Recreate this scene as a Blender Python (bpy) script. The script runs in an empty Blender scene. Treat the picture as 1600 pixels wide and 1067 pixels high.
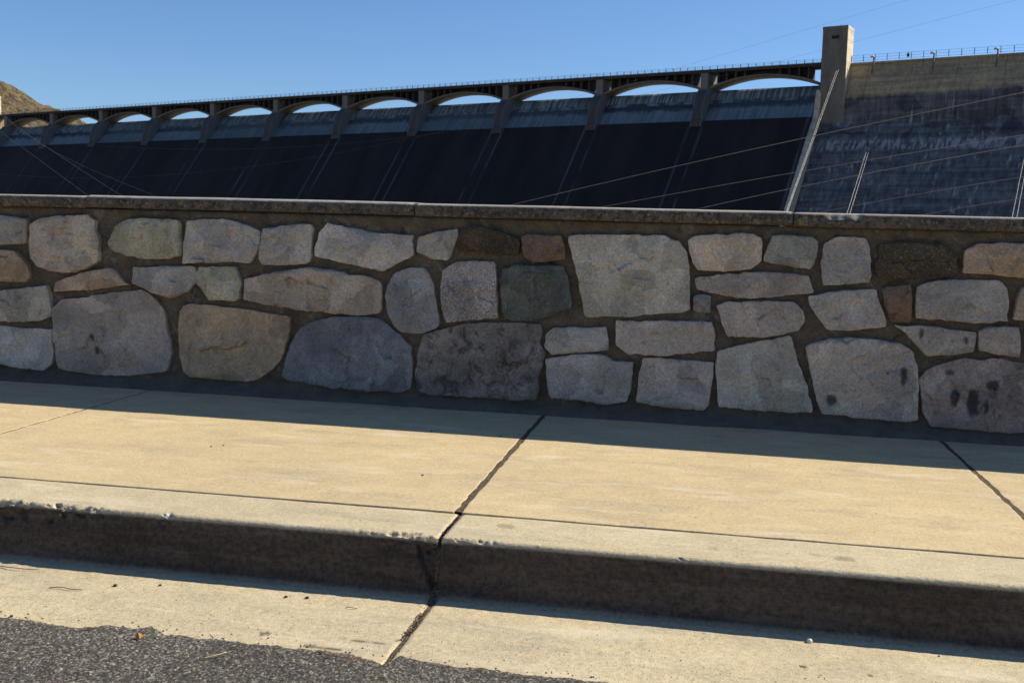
import bpy, math, random
import numpy as np
from mathutils import Matrix, Vector
from mathutils.geometry import delaunay_2d_cdt
random.seed(7); RNG = np.random.default_rng(7)
SC = bpy.context.scene; COL = SC.collection

# ---------------------------------------------------------------- camera
cam = bpy.data.cameras.new('camera'); camo = bpy.data.objects.new('camera', cam); COL.objects.link(camo)
cam.sensor_width = 36.0; cam.lens = 36.29; cam.clip_start = 0.05; cam.clip_end = 20000
RIGHT = Vector((0.98188779, 0.18765418, 0.02612043)); DOWN = Vector((0.04683976, -0.10684181, -0.99317212)); FWD = Vector((-0.18358214, 0.97640705, -0.11369635))
M3 = Matrix((RIGHT, -DOWN, -FWD)).transposed()
camo.matrix_world = Matrix.Translation((0, 0, 0.9)) @ M3.to_4x4()
cam.dof.use_dof = True; cam.dof.focus_distance = 3.8; cam.dof.aperture_fstop = 14.0
SC.camera = camo

# ---------------------------------------------------------------- sky, sun, exposure
SUN_EL, SUN_AZ = math.radians(38), math.radians(63.5)      # azimuth measured from +Y towards +X
wd = bpy.data.worlds.new('World'); SC.world = wd; wd.use_nodes = True
nt = wd.node_tree; bg = nt.nodes['Background']
sky = nt.nodes.new('ShaderNodeTexSky'); sky.sky_type = 'NISHITA'; sky.sun_disc = False
sky.sun_elevation = SUN_EL; sky.sun_rotation = SUN_AZ
sky.altitude = 400; sky.air_density = 1.0; sky.dust_density = 0.3; sky.ozone_density = 4.0
tint = nt.nodes.new('ShaderNodeMix'); tint.data_type = 'RGBA'; tint.blend_type = 'MULTIPLY'; tint.inputs[0].default_value = 1.0; tint.inputs[7].default_value = (.87, 1.04, 1.26, 1)
nt.links.new(sky.outputs[0], tint.inputs[6]); nt.links.new(tint.outputs[2], bg.inputs[0]); bg.inputs[1].default_value = 0.072
sl = bpy.data.lights.new('sun', 'SUN'); sl.energy = 5.0; sl.angle = math.radians(0.5); sl.color = (1.0, 0.93, 0.80)
so = bpy.data.objects.new('sun', sl); COL.objects.link(so)
SDIR = Vector((math.sin(SUN_AZ)*math.cos(SUN_EL), math.cos(SUN_AZ)*math.cos(SUN_EL), math.sin(SUN_EL)))
so.rotation_euler = SDIR.to_track_quat('Z', 'Y').to_euler(); so.location = (20, 20, 40)
SC.view_settings.view_transform = 'Standard'; SC.view_settings.look = 'None'
SC.view_settings.exposure = 0.5; SC.view_settings.gamma = 1.0; SC.view_settings.use_curve_mapping = False

# ---------------------------------------------------------------- numpy noise
def _h(i, j, k, s):
    n = (i*374761393 + j*668265263 + k*1274126177 + s*974711) & 0xffffffff
    n = ((n ^ (n >> 13))*1274126177) & 0xffffffff
    n = (n ^ (n >> 16)) & 0xffffffff
    return n.astype(np.float64)/2147483647.5 - 1.0
def vnoise(P, s=0):
    P = np.asarray(P, float); F = np.floor(P); f = P-F; f = f*f*(3-2*f); I = F.astype(np.int64)
    i, j, k = I[:, 0], I[:, 1], I[:, 2]; x, y, z = f[:, 0], f[:, 1], f[:, 2]
    r = 0
    for a in (0, 1):
        for b in (0, 1):
            for c in (0, 1):
                r = r + _h(i+a, j+b, k+c, s)*(x if a else 1-x)*(y if b else 1-y)*(z if c else 1-z)
    return r
def fbm(P, sc, oct=4, s=0, rough=.5):
    P = np.asarray(P, float)*sc; r = 0; a = 1; t = 0
    for o in range(oct):
        r = r + a*vnoise(P, s+o*17); t += a; a *= rough; P = P*2.03+3.7
    return r/t
def worley(P, sc, s=0):
    "2-D cells: distance to the nearest point, that cell's random value"
    Q = np.asarray(P, float)[:, :2]*sc; I = np.floor(Q).astype(np.int64); best = np.full(len(Q), 9.); val = np.zeros(len(Q)); z = np.zeros(len(Q), np.int64)
    for a in (-1, 0, 1):
        for b in (-1, 0, 1):
            ci, cj = I[:, 0]+a, I[:, 1]+b
            px = ci+.5+.45*_h(ci, cj, z, s+1); py = cj+.5+.45*_h(ci, cj, z, s+2)
            d = np.hypot(Q[:, 0]-px, Q[:, 1]-py); m = d < best
            best = np.where(m, d, best); val = np.where(m, _h(ci, cj, z, s+3), val)
    return best, val
def facets(P, sc, s):
    "height of a surface split into tilted planes (metres per metre of cell)"
    Q = np.asarray(P, float)[:, :2]*sc; I = np.floor(Q).astype(np.int64); best = np.full(len(Q), 9.); h = np.zeros(len(Q)); z = np.zeros(len(Q), np.int64)
    for a in (-1, 0, 1):
        for b in (-1, 0, 1):
            ci, cj = I[:, 0]+a, I[:, 1]+b; dx = Q[:, 0]-(ci+.5+.45*_h(ci, cj, z, s+1)); dy = Q[:, 1]-(cj+.5+.45*_h(ci, cj, z, s+2))
            d = np.hypot(dx, dy); m = d < best; best = np.where(m, d, best); h = np.where(m, (_h(ci, cj, z, s+3)*dx+_h(ci, cj, z, s+4)*dy)/sc+.03*_h(ci, cj, z, s+5)/sc, h)
    return h
def sstep(a, b, x):
    t = np.clip((x-a)/(b-a), 0, 1); return t*t*(3-2*t)

# ---------------------------------------------------------------- object helpers
def mesh(name, V, F, attrs=None, smooth=True):
    m = bpy.data.meshes.new(name); m.from_pydata([tuple(v) for v in V], [], [tuple(f) for f in F]); m.update()
    if smooth: m.polygons.foreach_set('use_smooth', [True]*len(m.polygons))
    for k, a in (attrs or {}).items():
        at = m.attributes.new(k, 'FLOAT', 'POINT'); at.data.foreach_set('value', np.asarray(a, np.float32))
    return m
def obj(name, m, mat=None, parent=None, label=None, cat=None, group=None, kind=None, loc=None):
    o = bpy.data.objects.new(name, m); COL.objects.link(o)
    if mat is not None and m is not None and not m.materials: m.materials.append(mat)
    if parent: o.parent = parent
    if loc: o.location = loc
    if label: o['label'] = label
    if cat: o['category'] = cat
    if group: o['group'] = group
    if kind: o['kind'] = kind
    return o
def grid_faces(nu, nv):
    i = np.arange(nu-1)[:, None]*nv + np.arange(nv-1)[None]
    return np.stack([i, i+nv, i+nv+1, i+1], -1).reshape(-1, 4)
class MB:
    "collects boxes, prisms and tubes into one mesh"
    def __init__(s): s.V = []; s.F = []
    def add(s, V, F):
        n = len(s.V); s.V += [tuple(v) for v in V]; s.F += [tuple(i+n for i in f) for f in F]
    def box(s, a, b):
        (x0, y0, z0), (x1, y1, z1) = a, b
        V = [(x, y, z) for x in (x0, x1) for y in (y0, y1) for z in (z0, z1)]
        s.add(V, [(0, 1, 3, 2), (4, 6, 7, 5), (0, 4, 5, 1), (2, 3, 7, 6), (0, 2, 6, 4), (1, 5, 7, 3)])
    def prism(s, prof, u0, u1):
        "closed (v,z) profile swept from u0 to u1"
        n = len(prof); V = [(u0, v, z) for v, z in prof]+[(u1, v, z) for v, z in prof]
        F = [(i, (i+1) % n, n+(i+1) % n, n+i) for i in range(n)]+[tuple(range(n))[::-1], tuple(range(n, 2*n))]
        s.add(V, F)
    def tube(s, pts, r, n=6, taper=None):
        P = [Vector(p) for p in pts]; V = []; F = []
        for i, p in enumerate(P):
            t = (P[min(i+1, len(P)-1)]-P[max(i-1, 0)]).normalized()
            a = t.cross(Vector((0, 0, 1)))
            if a.length < 1e-3: a = Vector((1, 0, 0))
            a.normalize(); b = t.cross(a); rr = r*(taper[i] if taper else 1)
            V += [p+rr*(math.cos(2*math.pi*k/n)*a+math.sin(2*math.pi*k/n)*b) for k in range(n)]
        for i in range(len(P)-1):
            for k in range(n): F.append((i*n+k, i*n+(k+1) % n, (i+1)*n+(k+1) % n, (i+1)*n+k))
        F += [tuple(range(n))[::-1], tuple(range((len(P)-1)*n, len(P)*n))]
        s.add(V, F)
    def build(s, name, mat, parent=None, smooth=False, **k): return obj(name, mesh(name, s.V, s.F, smooth=smooth), mat, parent, **k)

# ---------------------------------------------------------------- material helpers
class Mat:
    def __init__(s, name, rough=.9, spec=.25):
        s.m = bpy.data.materials.new(name); s.m.use_nodes = True; s.t = s.m.node_tree
        s.b = s.t.nodes['Principled BSDF']; s.b.inputs['Roughness'].default_value = rough
        s.b.inputs['Specular IOR Level'].default_value = spec
        s.tc = s.t.nodes.new('ShaderNodeTexCoord').outputs['Object']
    def put(s, node, idx, v):
        i = node.inputs[idx]
        if isinstance(v, bpy.types.NodeSocket): s.t.links.new(v, i)
        elif isinstance(v, (tuple, list)) and len(v) == 3 and i.type == 'RGBA': i.default_value = (*v, 1)
        else: i.default_value = v
    def math(s, op, a, b=0.0, clamp=False):
        n = s.t.nodes.new('ShaderNodeMath'); n.operation = op; n.use_clamp = clamp; s.put(n, 0, a); s.put(n, 1, b); return n.outputs[0]
    def xyz(s):
        n = s.t.nodes.new('ShaderNodeSeparateXYZ'); s.put(n, 0, s.tc); return n.outputs
    def scaled(s, sc, co=None):
        n = s.t.nodes.new('ShaderNodeMapping'); s.put(n, 0, co or s.tc); n.inputs['Scale'].default_value = sc; return n.outputs[0]
    def noise(s, scale, detail=4, co=None, rough=.55, dist=0.0):
        n = s.t.nodes.new('ShaderNodeTexNoise'); s.put(n, 'Vector', co or s.tc)
        n.inputs['Scale'].default_value = scale; n.inputs['Detail'].default_value = detail; n.inputs['Roughness'].default_value = rough; n.inputs['Distortion'].default_value = dist
        return n.outputs['Fac']
    def voro(s, scale, co=None, out='Distance', feature='F1'):
        n = s.t.nodes.new('ShaderNodeTexVoronoi'); n.feature = feature; s.put(n, 'Vector', co or s.tc); n.inputs['Scale'].default_value = scale; return n.outputs[out]
    def ramp(s, v, a, b, lo=0.0, hi=1.0):
        n = s.t.nodes.new('ShaderNodeMapRange'); n.interpolation_type = 'SMOOTHSTEP'; s.put(n, 0, v)
        for i, q in enumerate((a, b, lo, hi)): n.inputs[i+1].default_value = q
        return n.outputs[0]
    def mix(s, f, a, b, mode='MIX'):
        n = s.t.nodes.new('ShaderNodeMix'); n.data_type = 'RGBA'; n.blend_type = mode; n.clamp_result = False
        s.put(n, 0, f); s.put(n, 6, a); s.put(n, 7, b); return n.outputs[2]
    def mul(s, c, v):
        n = s.t.nodes.new('ShaderNodeVectorMath'); n.operation = 'SCALE'; s.put(n, 0, c); s.put(n, 'Scale', v); return n.outputs[0]
    def attr(s, name):
        n = s.t.nodes.new('ShaderNodeAttribute'); n.attribute_name = name; return n.outputs['Fac']
    def rnd(s): return s.t.nodes.new('ShaderNodeObjectInfo').outputs['Random']
    def color(s, c): s.put(s.b, 'Base Color', c)
    def bump(s, h, dist, strength=1.0):
        n = s.t.nodes.new('ShaderNodeBump'); n.inputs['Strength'].default_value = strength; n.inputs['Distance'].default_value = dist; s.put(n, 'Height', h)
        p = s.b.inputs['Normal']
        if p.is_linked: s.t.links.new(p.links[0].from_socket, n.inputs['Normal'])
        s.t.links.new(n.outputs[0], p)

def m_pavement(name, c1, c2, pore=.45):
    m = Mat(name)
    c = m.mix(m.ramp(m.noise(1.1, 6, rough=.65), .3, .7), c1, c2)
    c = m.mix(m.ramp(m.noise(4.0, 5, m.scaled((.35, 1.6, 1)), rough=.7, dist=.6), .50, .70, 0, .55), c, (c1[0]*.62, c1[1]*.68, c1[2]*.82))   # grey worn streaks
    c = m.mul(c, m.ramp(m.noise(75, 5, rough=.75), .25, .75, .80, 1.16)); c = m.mul(c, m.ramp(m.noise(9, 5, rough=.7, dist=.4), .3, .7, .93, 1.06))
    c = m.mul(c, m.ramp(m.noise(270, 3, rough=.65), .55, .66, 1.0, pore))
    c = m.mul(c, m.ramp(m.noise(52, 4, rough=.75), .61, .70, 1.0, .35+.6*pore))
    c = m.mix(m.ramp(m.voro(38), .05, .10, .5, 0), c, (c1[0]*1.2, c1[1]*1.2, c1[2]*1.2))
    c = m.mix(m.ramp(m.noise(7, 6, m.scaled((.28, 1, 1)), rough=.75, dist=.3), .52, .70, 0, .42), c, (.70, .61, .45))
    c = m.mix(m.attr('pale'), c, (.62, .60, .56))
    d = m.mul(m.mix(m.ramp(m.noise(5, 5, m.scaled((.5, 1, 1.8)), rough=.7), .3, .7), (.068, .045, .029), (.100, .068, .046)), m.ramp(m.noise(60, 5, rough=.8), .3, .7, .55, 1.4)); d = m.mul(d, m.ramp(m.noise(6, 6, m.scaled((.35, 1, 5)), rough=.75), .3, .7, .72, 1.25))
    da = m.attr('shade_dirt'); da = m.math('MULTIPLY', m.ramp(m.math('ADD', da, m.math('MULTIPLY', m.math('SUBTRACT', m.noise(85, 4, rough=.7), .5), .40)), .05, .95), m.ramp(da, 0.0, .15)); c = m.mix(da, c, d); c = m.mix(m.attr('stain'), c, (.02, .018, .016))  # kerb face dirt, darkened further to paint in the face's shade
    m.color(c); m.bump(m.noise(260, 3, rough=.7), .0014, .8); m.bump(m.noise(45, 5, rough=.7), .0010, .4); return m.m

def m_stone(name, cA, cB, speck=(.62, 1.32), blotch=0.0, grains=None, spots=.5, sc=5.0):
    m = Mat(name, .85)
    co = m.tc; r = m.rnd()
    c = m.mix(m.ramp(m.noise(sc, 6, rough=.62, dist=.4), .32, .68), cA, cB)
    c = m.mix(m.ramp(m.noise(9, 4, rough=.6, dist=1.0), .52, .75, 0, .45), c, (cA[0]*1.05, cA[1]*.84, cA[2]*.62))     # iron-tinted patches
    if blotch: c = m.mix(m.ramp(m.noise(13, 6, rough=.75, dist=.8), .47, .62, 0, blotch), c, (.055, .048, .042))
    if grains: c = m.mix(m.ramp(m.noise(grains[0], 3, rough=.8), grains[1]-.05, grains[1]+.05), c, grains[2])
    c = m.mul(c, m.ramp(m.noise(170, 5, rough=.8), .25, .75, *speck)); c = m.mul(c, m.ramp(m.noise(78, 4, rough=.8), .3, .7, .80, 1.18))
    c = m.mul(c, m.ramp(m.noise(48, 3, rough=.6), .69, .73, 1.0, 1-spots))
    c = m.mul(c, m.ramp(m.math('ABSOLUTE', m.math('SUBTRACT', m.noise(5.5, 5, rough=.6, dist=1.2), .5)), 0.0, .010, .74, 1.0)); wob = m.t.nodes.new('ShaderNodeVectorMath'); wob.operation = 'ADD'; m.put(wob, 0, co); nv = m.t.nodes.new('ShaderNodeTexNoise'); nv.inputs['Scale'].default_value = 9; nv.inputs['Detail'].default_value = 4; m.put(nv, 'Vector', co); m.put(wob, 1, m.mul(nv.outputs['Color'], .10)); c = m.mul(c, m.ramp(m.voro(8, wob.outputs[0], 'Color'), 0, 1, .80, 1.16)); c = m.mul(c, m.ramp(m.noise(3.5, 5, rough=.7), .3, .7, .84, 1.14))
    c = m.mul(c, m.ramp(r, 0, 1, .86, 1.13))
    c = m.mix(m.ramp(m.math('MULTIPLY', m.attr('crack'), 1.0), 0, 1, 0, .75), c, (cA[0]*.25, cA[1]*.22, cA[2]*.2))
    c = m.mix(1.0, c, (1.30, 1.20, 1.07), 'MULTIPLY')
    c = m.mix(m.attr('spot'), c, (.03, .03, .03))
    m.color(c); pit = m.ramp(m.noise(85, 2, rough=.5), .69, .75); c = m.mix(m.math('MULTIPLY', pit, .6), c, (cA[0]*.3, cA[1]*.28, cA[2]*.26)); m.color(c)
    m.bump(m.math('SUBTRACT', m.noise(150, 5, rough=.8), pit), .004, 1.0); m.bump(m.noise(30, 6, rough=.7), .016, .9); return m.m
STONE = dict(
 grey=m_stone('grey_stone', (.47, .435, .39), (.37, .35, .325)), warmgrey=m_stone('warm_grey_stone', (.45, .41, .345), (.36, .34, .295)),
 cream=m_stone('cream_stone', (.55, .47, .38), (.44, .37, .30)), tan=m_stone('tan_stone', (.48, .36, .25), (.38, .29, .22)),
 brown=m_stone('brown_stone', (.46, .35, .23), (.36, .28, .20), blotch=.22), pink=m_stone('pinkish_stone', (.47, .405, .355), (.38, .335, .30)),
 slate=m_stone('slate_stone', (.31, .31, .305), (.24, .245, .25), spots=.7), blue=m_stone('blue_grey_stone', (.24, .245, .265), (.165, .172, .192), speck=(.62, 1.3)),
 granite=m_stone('granite_stone', (.55, .50, .47), (.46, .42, .40), grains=(150, .53, (.19, .17, .17))),
 green=m_stone('green_stone', (.165, .185, .165), (.10, .112, .10), blotch=.35, grains=(60, .66, (.34, .38, .34))), rust=m_stone('rust_stone', (.25, .155, .10), (.18, .125, .095), blotch=.45),
 black=m_stone('black_stone', (.052, .043, .033), (.085, .066, .043), speck=(.4, 1.7), grains=(110, .60, (.20, .15, .085))),
 lichen=m_stone('lichen_stone', (.44, .41, .33), (.33, .31, .24), grains=(40, .60, (.36, .33, .14))), palegreen=m_stone('pale_green_stone', (.37, .37, .32), (.30, .305, .27)),
 mottled=m_stone('mottled_stone', (.31, .275, .25), (.22, .20, .185), blotch=.75, speck=(.6, 1.3)), mottledpink=m_stone('mottled_pink_stone', (.37, .30, .275), (.31, .255, .23), blotch=.4))

def m_mortar():
    m = Mat('mortar', .95)
    c = m.mix(m.ramp(m.noise(7, 6, rough=.7), .3, .7), (.23, .17, .105), (.125, .098, .07))
    c = m.mix(m.ramp(m.noise(18, 5, rough=.7, dist=.6), .56, .7, 0, .7), c, (.05, .04, .032))
    c = m.mix(m.ramp(m.noise(11, 5, rough=.7, dist=.8), .53, .68, 0, .7), c, (.31, .27, .205))
    c = m.mul(c, m.ramp(m.noise(150, 4, rough=.8), .3, .7, .65, 1.25))
    c = m.mix(m.attr('base'), c, m.mul((.165, .138, .105), m.ramp(m.noise(12, 5, rough=.7), .3, .7, .75, 1.1)))
    m.color(c); m.bump(m.noise(140, 5, rough=.8), .006, 1.0); m.bump(m.noise(36, 5, rough=.75), .02, 1.0); return m.m
def m_coping():
    m = Mat('coping_concrete', .92)
    c = m.mix(m.ramp(m.noise(5, 6, rough=.7), .32, .68), (.165, .125, .085), (.085, .068, .052))
    c = m.mix(m.ramp(m.noise(40, 4, rough=.75), .50, .60, 0, .85), c, (.045, .037, .03))
    c = m.mix(m.ramp(m.noise(75, 4, rough=.7), .58, .66, 0, .75), c, (.36, .30, .22))
    lich = m.math('MULTIPLY', m.ramp(m.voro(30), .28, .34, 1, 0), m.ramp(m.noise(3.0, 3), .50, .60))
    c = m.mix(m.math('MULTIPLY', lich, .75), c, (.25, .23, .07))
    c = m.mul(c, m.ramp(m.noise(170, 4, rough=.8), .3, .7, .6, 1.3))
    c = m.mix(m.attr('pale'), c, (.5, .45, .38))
    m.color(c); m.bump(m.noise(130, 5, rough=.8), .004, 1.0); return m.m
def m_asphalt():
    m = Mat('asphalt', .8, .35); a = m.attr('cell')
    c = m.mix(m.ramp(a, -.2, .9), (.056, .048, .039), (.205, .18, .142))
    c = m.mix(m.ramp(a, .86, .93), c, (.34, .30, .22)); c = m.mix(m.ramp(a, -.97, -.90, 1, 0), c, (.20, .135, .075))
    v = m.voro(240, out='Color'); c = m.mul(c, m.ramp(v, .1, .9, .45, 1.6)); c = m.mul(c, m.ramp(m.noise(420, 3, rough=.7), .3, .7, .7, 1.35)); c = m.mul(c, m.ramp(m.noise(3, 4), .3, .7, .85, 1.15))
    m.color(c); m.bump(m.noise(380, 4, rough=.75), .003, 1.0); return m.m
def m_simple(name, c, var=.25, sc=20, rough=.8, bump=0.0, metal=0.0):
    m = Mat(name, rough); m.color(m.mul(c, m.ramp(m.noise(sc, 4, rough=.7), .3, .7, 1-var, 1+var))); m.b.inputs['Metallic'].default_value = metal
    if bump: m.bump(m.noise(sc*3, 4, rough=.7), bump)
    return m.m
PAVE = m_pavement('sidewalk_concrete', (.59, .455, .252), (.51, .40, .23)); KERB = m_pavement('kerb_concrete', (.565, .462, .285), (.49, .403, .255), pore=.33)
MORTAR = m_mortar(); COPING = m_coping(); ASPHALT = m_asphalt()

# ---------------------------------------------------------------- ground, road, pavement
gx = [-6000, -600, -60, -12, 0, 12, 60, 600, 6000]; gp = [(-6000, -.7), (-20, -.7), (5.15, -.7), (7, -1.4), (40, -20), (85, -48), (400, -48), (2500, -48), (9000, -48)]
obj('ground', mesh('ground', [(x, y, z) for x in gx for y, z in gp], grid_faces(len(gx), len(gp)), smooth=False), m_simple('dry_earth', (.22, .165, .10), .3, 2, bump=.02), kind='structure')

def axis(lo, hi, dlo, dhi, fine, coarse):
    a = np.arange(dlo, dhi+fine*.5, fine); L = [dlo]; s = fine
    while L[-1] > lo: s = min(s*1.35, coarse); L.append(L[-1]-s)
    R = [a[-1]]; s = fine
    while R[-1] < hi: s = min(s*1.35, coarse); R.append(R[-1]+s)
    return np.concatenate([np.array(L[1:][::-1]), a, np.array(R[1:])])

def build_road():
    xs = axis(-40, 40, -1.95, .0, .0026, 2.0); ys = np.concatenate([axis(-12, 1.9, 1.89, 1.9, .0032, 1.0)[:-1], np.arange(1.9, 2.36, .0026)])
    ys = np.unique(np.round(ys, 5)); X, Y = np.meshgrid(xs, ys, indexing='ij'); P = np.stack([X.ravel(), Y.ravel(), 0*X.ravel()], 1)
    ek = np.array([(-40, 2.309), (-1.95, 2.309), (-1.778, 2.309), (-1.664, 2.307), (-1.546, 2.292), (-1.475, 2.326), (-1.399, 2.319), (-1.367, 2.342), (-1.307, 2.313), (-1.199, 2.307), (-1.062, 2.31), (-.995, 2.311), (-.894, 2.309), (-.83, 2.314), (-.74, 2.288), (-.72, 2.272), (-.693, 2.323), (-.568, 2.304), (-.475, 2.309), (-.335, 2.302), (40, 2.305)])
    e = np.interp(P[:, 0], ek[:, 0], ek[:, 1]) + .010*fbm(P*[1, 0, 0], 26, 4, 5) + .004*fbm(P, 90, 2, 6)
    f1, cv = worley(P, 210, 3); f2, cv2 = worley(P, 95, 9)
    fine = ((P[:, 0] > -2.1) & (P[:, 0] < .15) & (P[:, 1] > 1.75)).astype(float)
    z = -.150 + .012*(2.3-P[:, 1]).clip(0, 6) + fine*((.0032)*(.55-f1**2)*(1+.6*cv) + (.003)*np.where(cv2 > .45, .5-f2**2, 0) + .003*fbm(P, 14, 3, 8))
    t = sstep(-.004, .012, P[:, 1]-e); z = z*(1-t) + (-.196)*t - .006*sstep(-.03, .0, P[:, 1]-e)*(1-t)
    P[:, 2] = z
    obj('road', mesh('road', P, grid_faces(len(xs), len(ys)), {'cell': cv}), ASPHALT, kind='structure')
build_road()

KJ = [-6.5, -3.9, -.722, 2.35, 5.4]
def build_kerb():
    V = []; F = []; A = dict(stain=[], pale=[], shade_dirt=[])
    prof = [(3.049, -.34), (3.050, -.03), (3.0495, -.007), (3.046, -.002), (3.036, 0)]+[(y, 0) for y in np.arange(3.02, 2.845, -.014)]+[(2.834, 0), (2.824, 0), (2.815, -.0002)]
    for k in range(1, 9): a = math.radians(k*10.5); prof.append((2.806-.015*math.sin(a), -.015+.0148*math.cos(a)))
    y0, z0 = prof[-1]
    for f in (.025, .05, .08, .115, .16, .22, .30, .40, .55, .70, .85, 1.0): prof.append((y0-.020*f, z0-(.128+z0)*f))
    y0 = prof[-1][0]
    prof += [(y0-.004, -.140), (y0-.011, -.151), (y0-.021, -.160), (y0-.034, -.1655), (y0-.05, -.168)]
    y = y0-.062
    while y > 2.12: prof.append((y, -.168+.004*(2.72-y)/.4)); y -= .0125
    prof.append((2.12, -.34))
    prof = np.array(prof); npf = len(prof); gut = np.where(prof[:, 0] < y0-.04)[0][0]
    for s0, s1 in zip([-30]+KJ, KJ+[30]):
        g = .0055
        a, b = s0+(g if s0 > -30 else 0), s1-(g if s1 < 30 else 0)
        lo, hi = max(a, -2.35), min(b, 1.15)
        xs = axis(a, b, lo, hi, .005, .5) if hi > lo else np.linspace(a, b, max(3, int((b-a)/.15)))
        xs = xs[(xs > a+.003) & (xs < b-.003)]; xs = np.concatenate([[a, a+.0025], xs[(xs > a+.005) & (xs < b-.005)], [b-.0025, b]])
        n = len(xs); X = np.repeat(xs, npf); Y = np.tile(prof[:, 0], n); Zz = np.tile(prof[:, 1], n); idx = np.tile(np.arange(npf), n); P = np.stack([X, Y, Zz], 1)
        top = sstep(2.80, 2.86, Y)*(Zz > -.01); edge = np.exp(-((Y-2.796)/.016)**2)*(Zz > -.05)
        nz = fbm(P, 9, 5, 21); nf = fbm(P, 60, 3, 22)
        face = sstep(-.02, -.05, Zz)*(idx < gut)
        # worn arris: ragged everywhere, deeper bites where the photo shows them
        rag = edge*(.0009*nf + .0006*fbm(P*[1, 0, 0], 12, 4, 23) + .0010*fbm(P, 150, 2, 24))
        w1, wv = worley(np.stack([X, Y+Zz], 1), 46, 25); w2, wv2 = worley(np.stack([X, Y+.7*Zz], 1), 95, 26); chipv = np.clip(wv, 0, 1)*.8+np.clip(wv2, 0, 1)*.35
        def bite(x0, x1, d, sd): return d*sstep(x0-.015, x0+.015, X)*(1-sstep(x1-.015, x1+.015, X))*edge*(.06+1.25*chipv)
        bt = bite(-2.16, -2.03, .018, 31)+bite(-1.975, -1.84, .026, 32)+bite(-1.60, -1.56, .016, 33)+bite(-1.83, -1.78, .016, 38)+bite(-.97, -.84, .010, 34)+bite(-.84, -.722, .016, 35)+bite(-.722, -.56, .007, 36)+bite(-.06, -.02, .012, 37)
        P[:, 2] += top*(.0012*nz) - rag*.6 - bt*.55 + ((idx >= gut) & (idx < npf-1))*(.0018*nz+.0006*nf)
        P[:, 1] += rag*.8 + bt*.75 + face*(.0022*nz + .0016*nf) + (idx < 3)*.004*fbm(P*[1, 0, 0], 16, 4, 41)
        # chipped-out wedge in the face at the left side of the joint
        wx = np.interp(Zz, [-.155, -.06, -.02], [.004, .052, .060]); dx = (-.7275-X)
        wedge = (dx > -.001)*(dx < wx)*sstep(-.155, -.14, Zz)*(Zz < -.028)*(idx < gut); P[:, 1] += wedge*(.018+.006*nf)
        smear = np.exp(-((X+.80)/.055)**2-((Zz+.085)/.035)**2)*(idx < gut)
        rnd_end = np.minimum(np.abs(X-a), np.abs(b-X)); P[:, 0] += np.exp(-rnd_end/.012)*.0035*fbm(np.stack([0*X+s0, Y, Zz], 1), 22, 4, 42)*np.where(np.abs(X-a) < np.abs(b-X), 1, -1); P[:, 2] -= .0045*np.exp(-rnd_end/.003)*(1-face)
        P[:, 1] += face*.0045*np.exp(-rnd_end/.003)
        pale = np.clip(bt/.014, 0, 1)*.12*np.clip(.6+nf, 0, 1) + .75*np.exp(-(((X+1.578)/.012)**2+((Y-2.80)/.014)**2))*np.clip(.5+2*nf, 0, 1) + wedge*.0 + smear*.14
        stain = 0*X
        def spot(x, y, rx, ry, s=1.):
            q = np.hypot((X-x)/rx, (Y-y)/ry)+.45*fbm(P, 70, 3, 50); return s*(1-sstep(.8, 1.15, q))*((idx >= gut) | (Zz > -.01))
        for q in [(-1.078, 2.397, .014, .013, .75), (-.935, 2.351, .022, .008, .85), (-.872, 2.347, .022, .008, .9), (-.90, 2.349, .03, .004, .7), (-.56, 2.95, .028, .022, .35), (.41, 2.905, .03, .02, .4), (.33, 2.92, .02, .015, .3), (.275, 2.531, .010, .007, .95), (.433, 2.522, .005, .006, .9), (.05, 2.9, .02, .014, .25)]: stain = np.maximum(stain, spot(*q))
        # hairline crack near the asphalt
        cy = 2.408+.006*fbm(P*[1, 0, 0], 40, 3, 55); stain = np.maximum(stain, .8*np.exp(-((Y-cy)/.0045)**2)*sstep(-.86, -.84, X)*(1-sstep(-.77, -.75, X))*(idx >= gut))
        stain = np.maximum(stain, .9*((dx > -.001) & (Zz < -.02) & (idx < gut))*np.maximum(np.exp(-((dx-wx)/.0035)**2)*sstep(-.155, -.14, Zz), np.exp(-((np.hypot(dx-.012, Zz+.085)-.042)/.003)**2)*(dx < wx)*(Zz > -.09)))
        shade_dirt = np.clip(face*(.96+.12*nz) - .45*smear, 0, 1); shade_dirt = np.maximum(shade_dirt*(Zz < -.012), sstep(-.004, -.020, Zz)*(idx < gut)*.9) * (1-.55*sstep(-.150, -.166, Zz)) * (idx < gut+1)  # face mask: grime plus painted shade below the top edge
        base = len(V); V += P.tolist(); F += (grid_faces(n, npf)+base).tolist()
        for e in (0, n-1): F.append([base+e*npf+k for k in range(npf)])
        A['stain'] += stain.tolist(); A['pale'] += np.clip(pale, 0, 1).tolist(); A['shade_dirt'] += shade_dirt.tolist()
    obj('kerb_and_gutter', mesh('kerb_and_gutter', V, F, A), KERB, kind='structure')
build_kerb()

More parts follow.
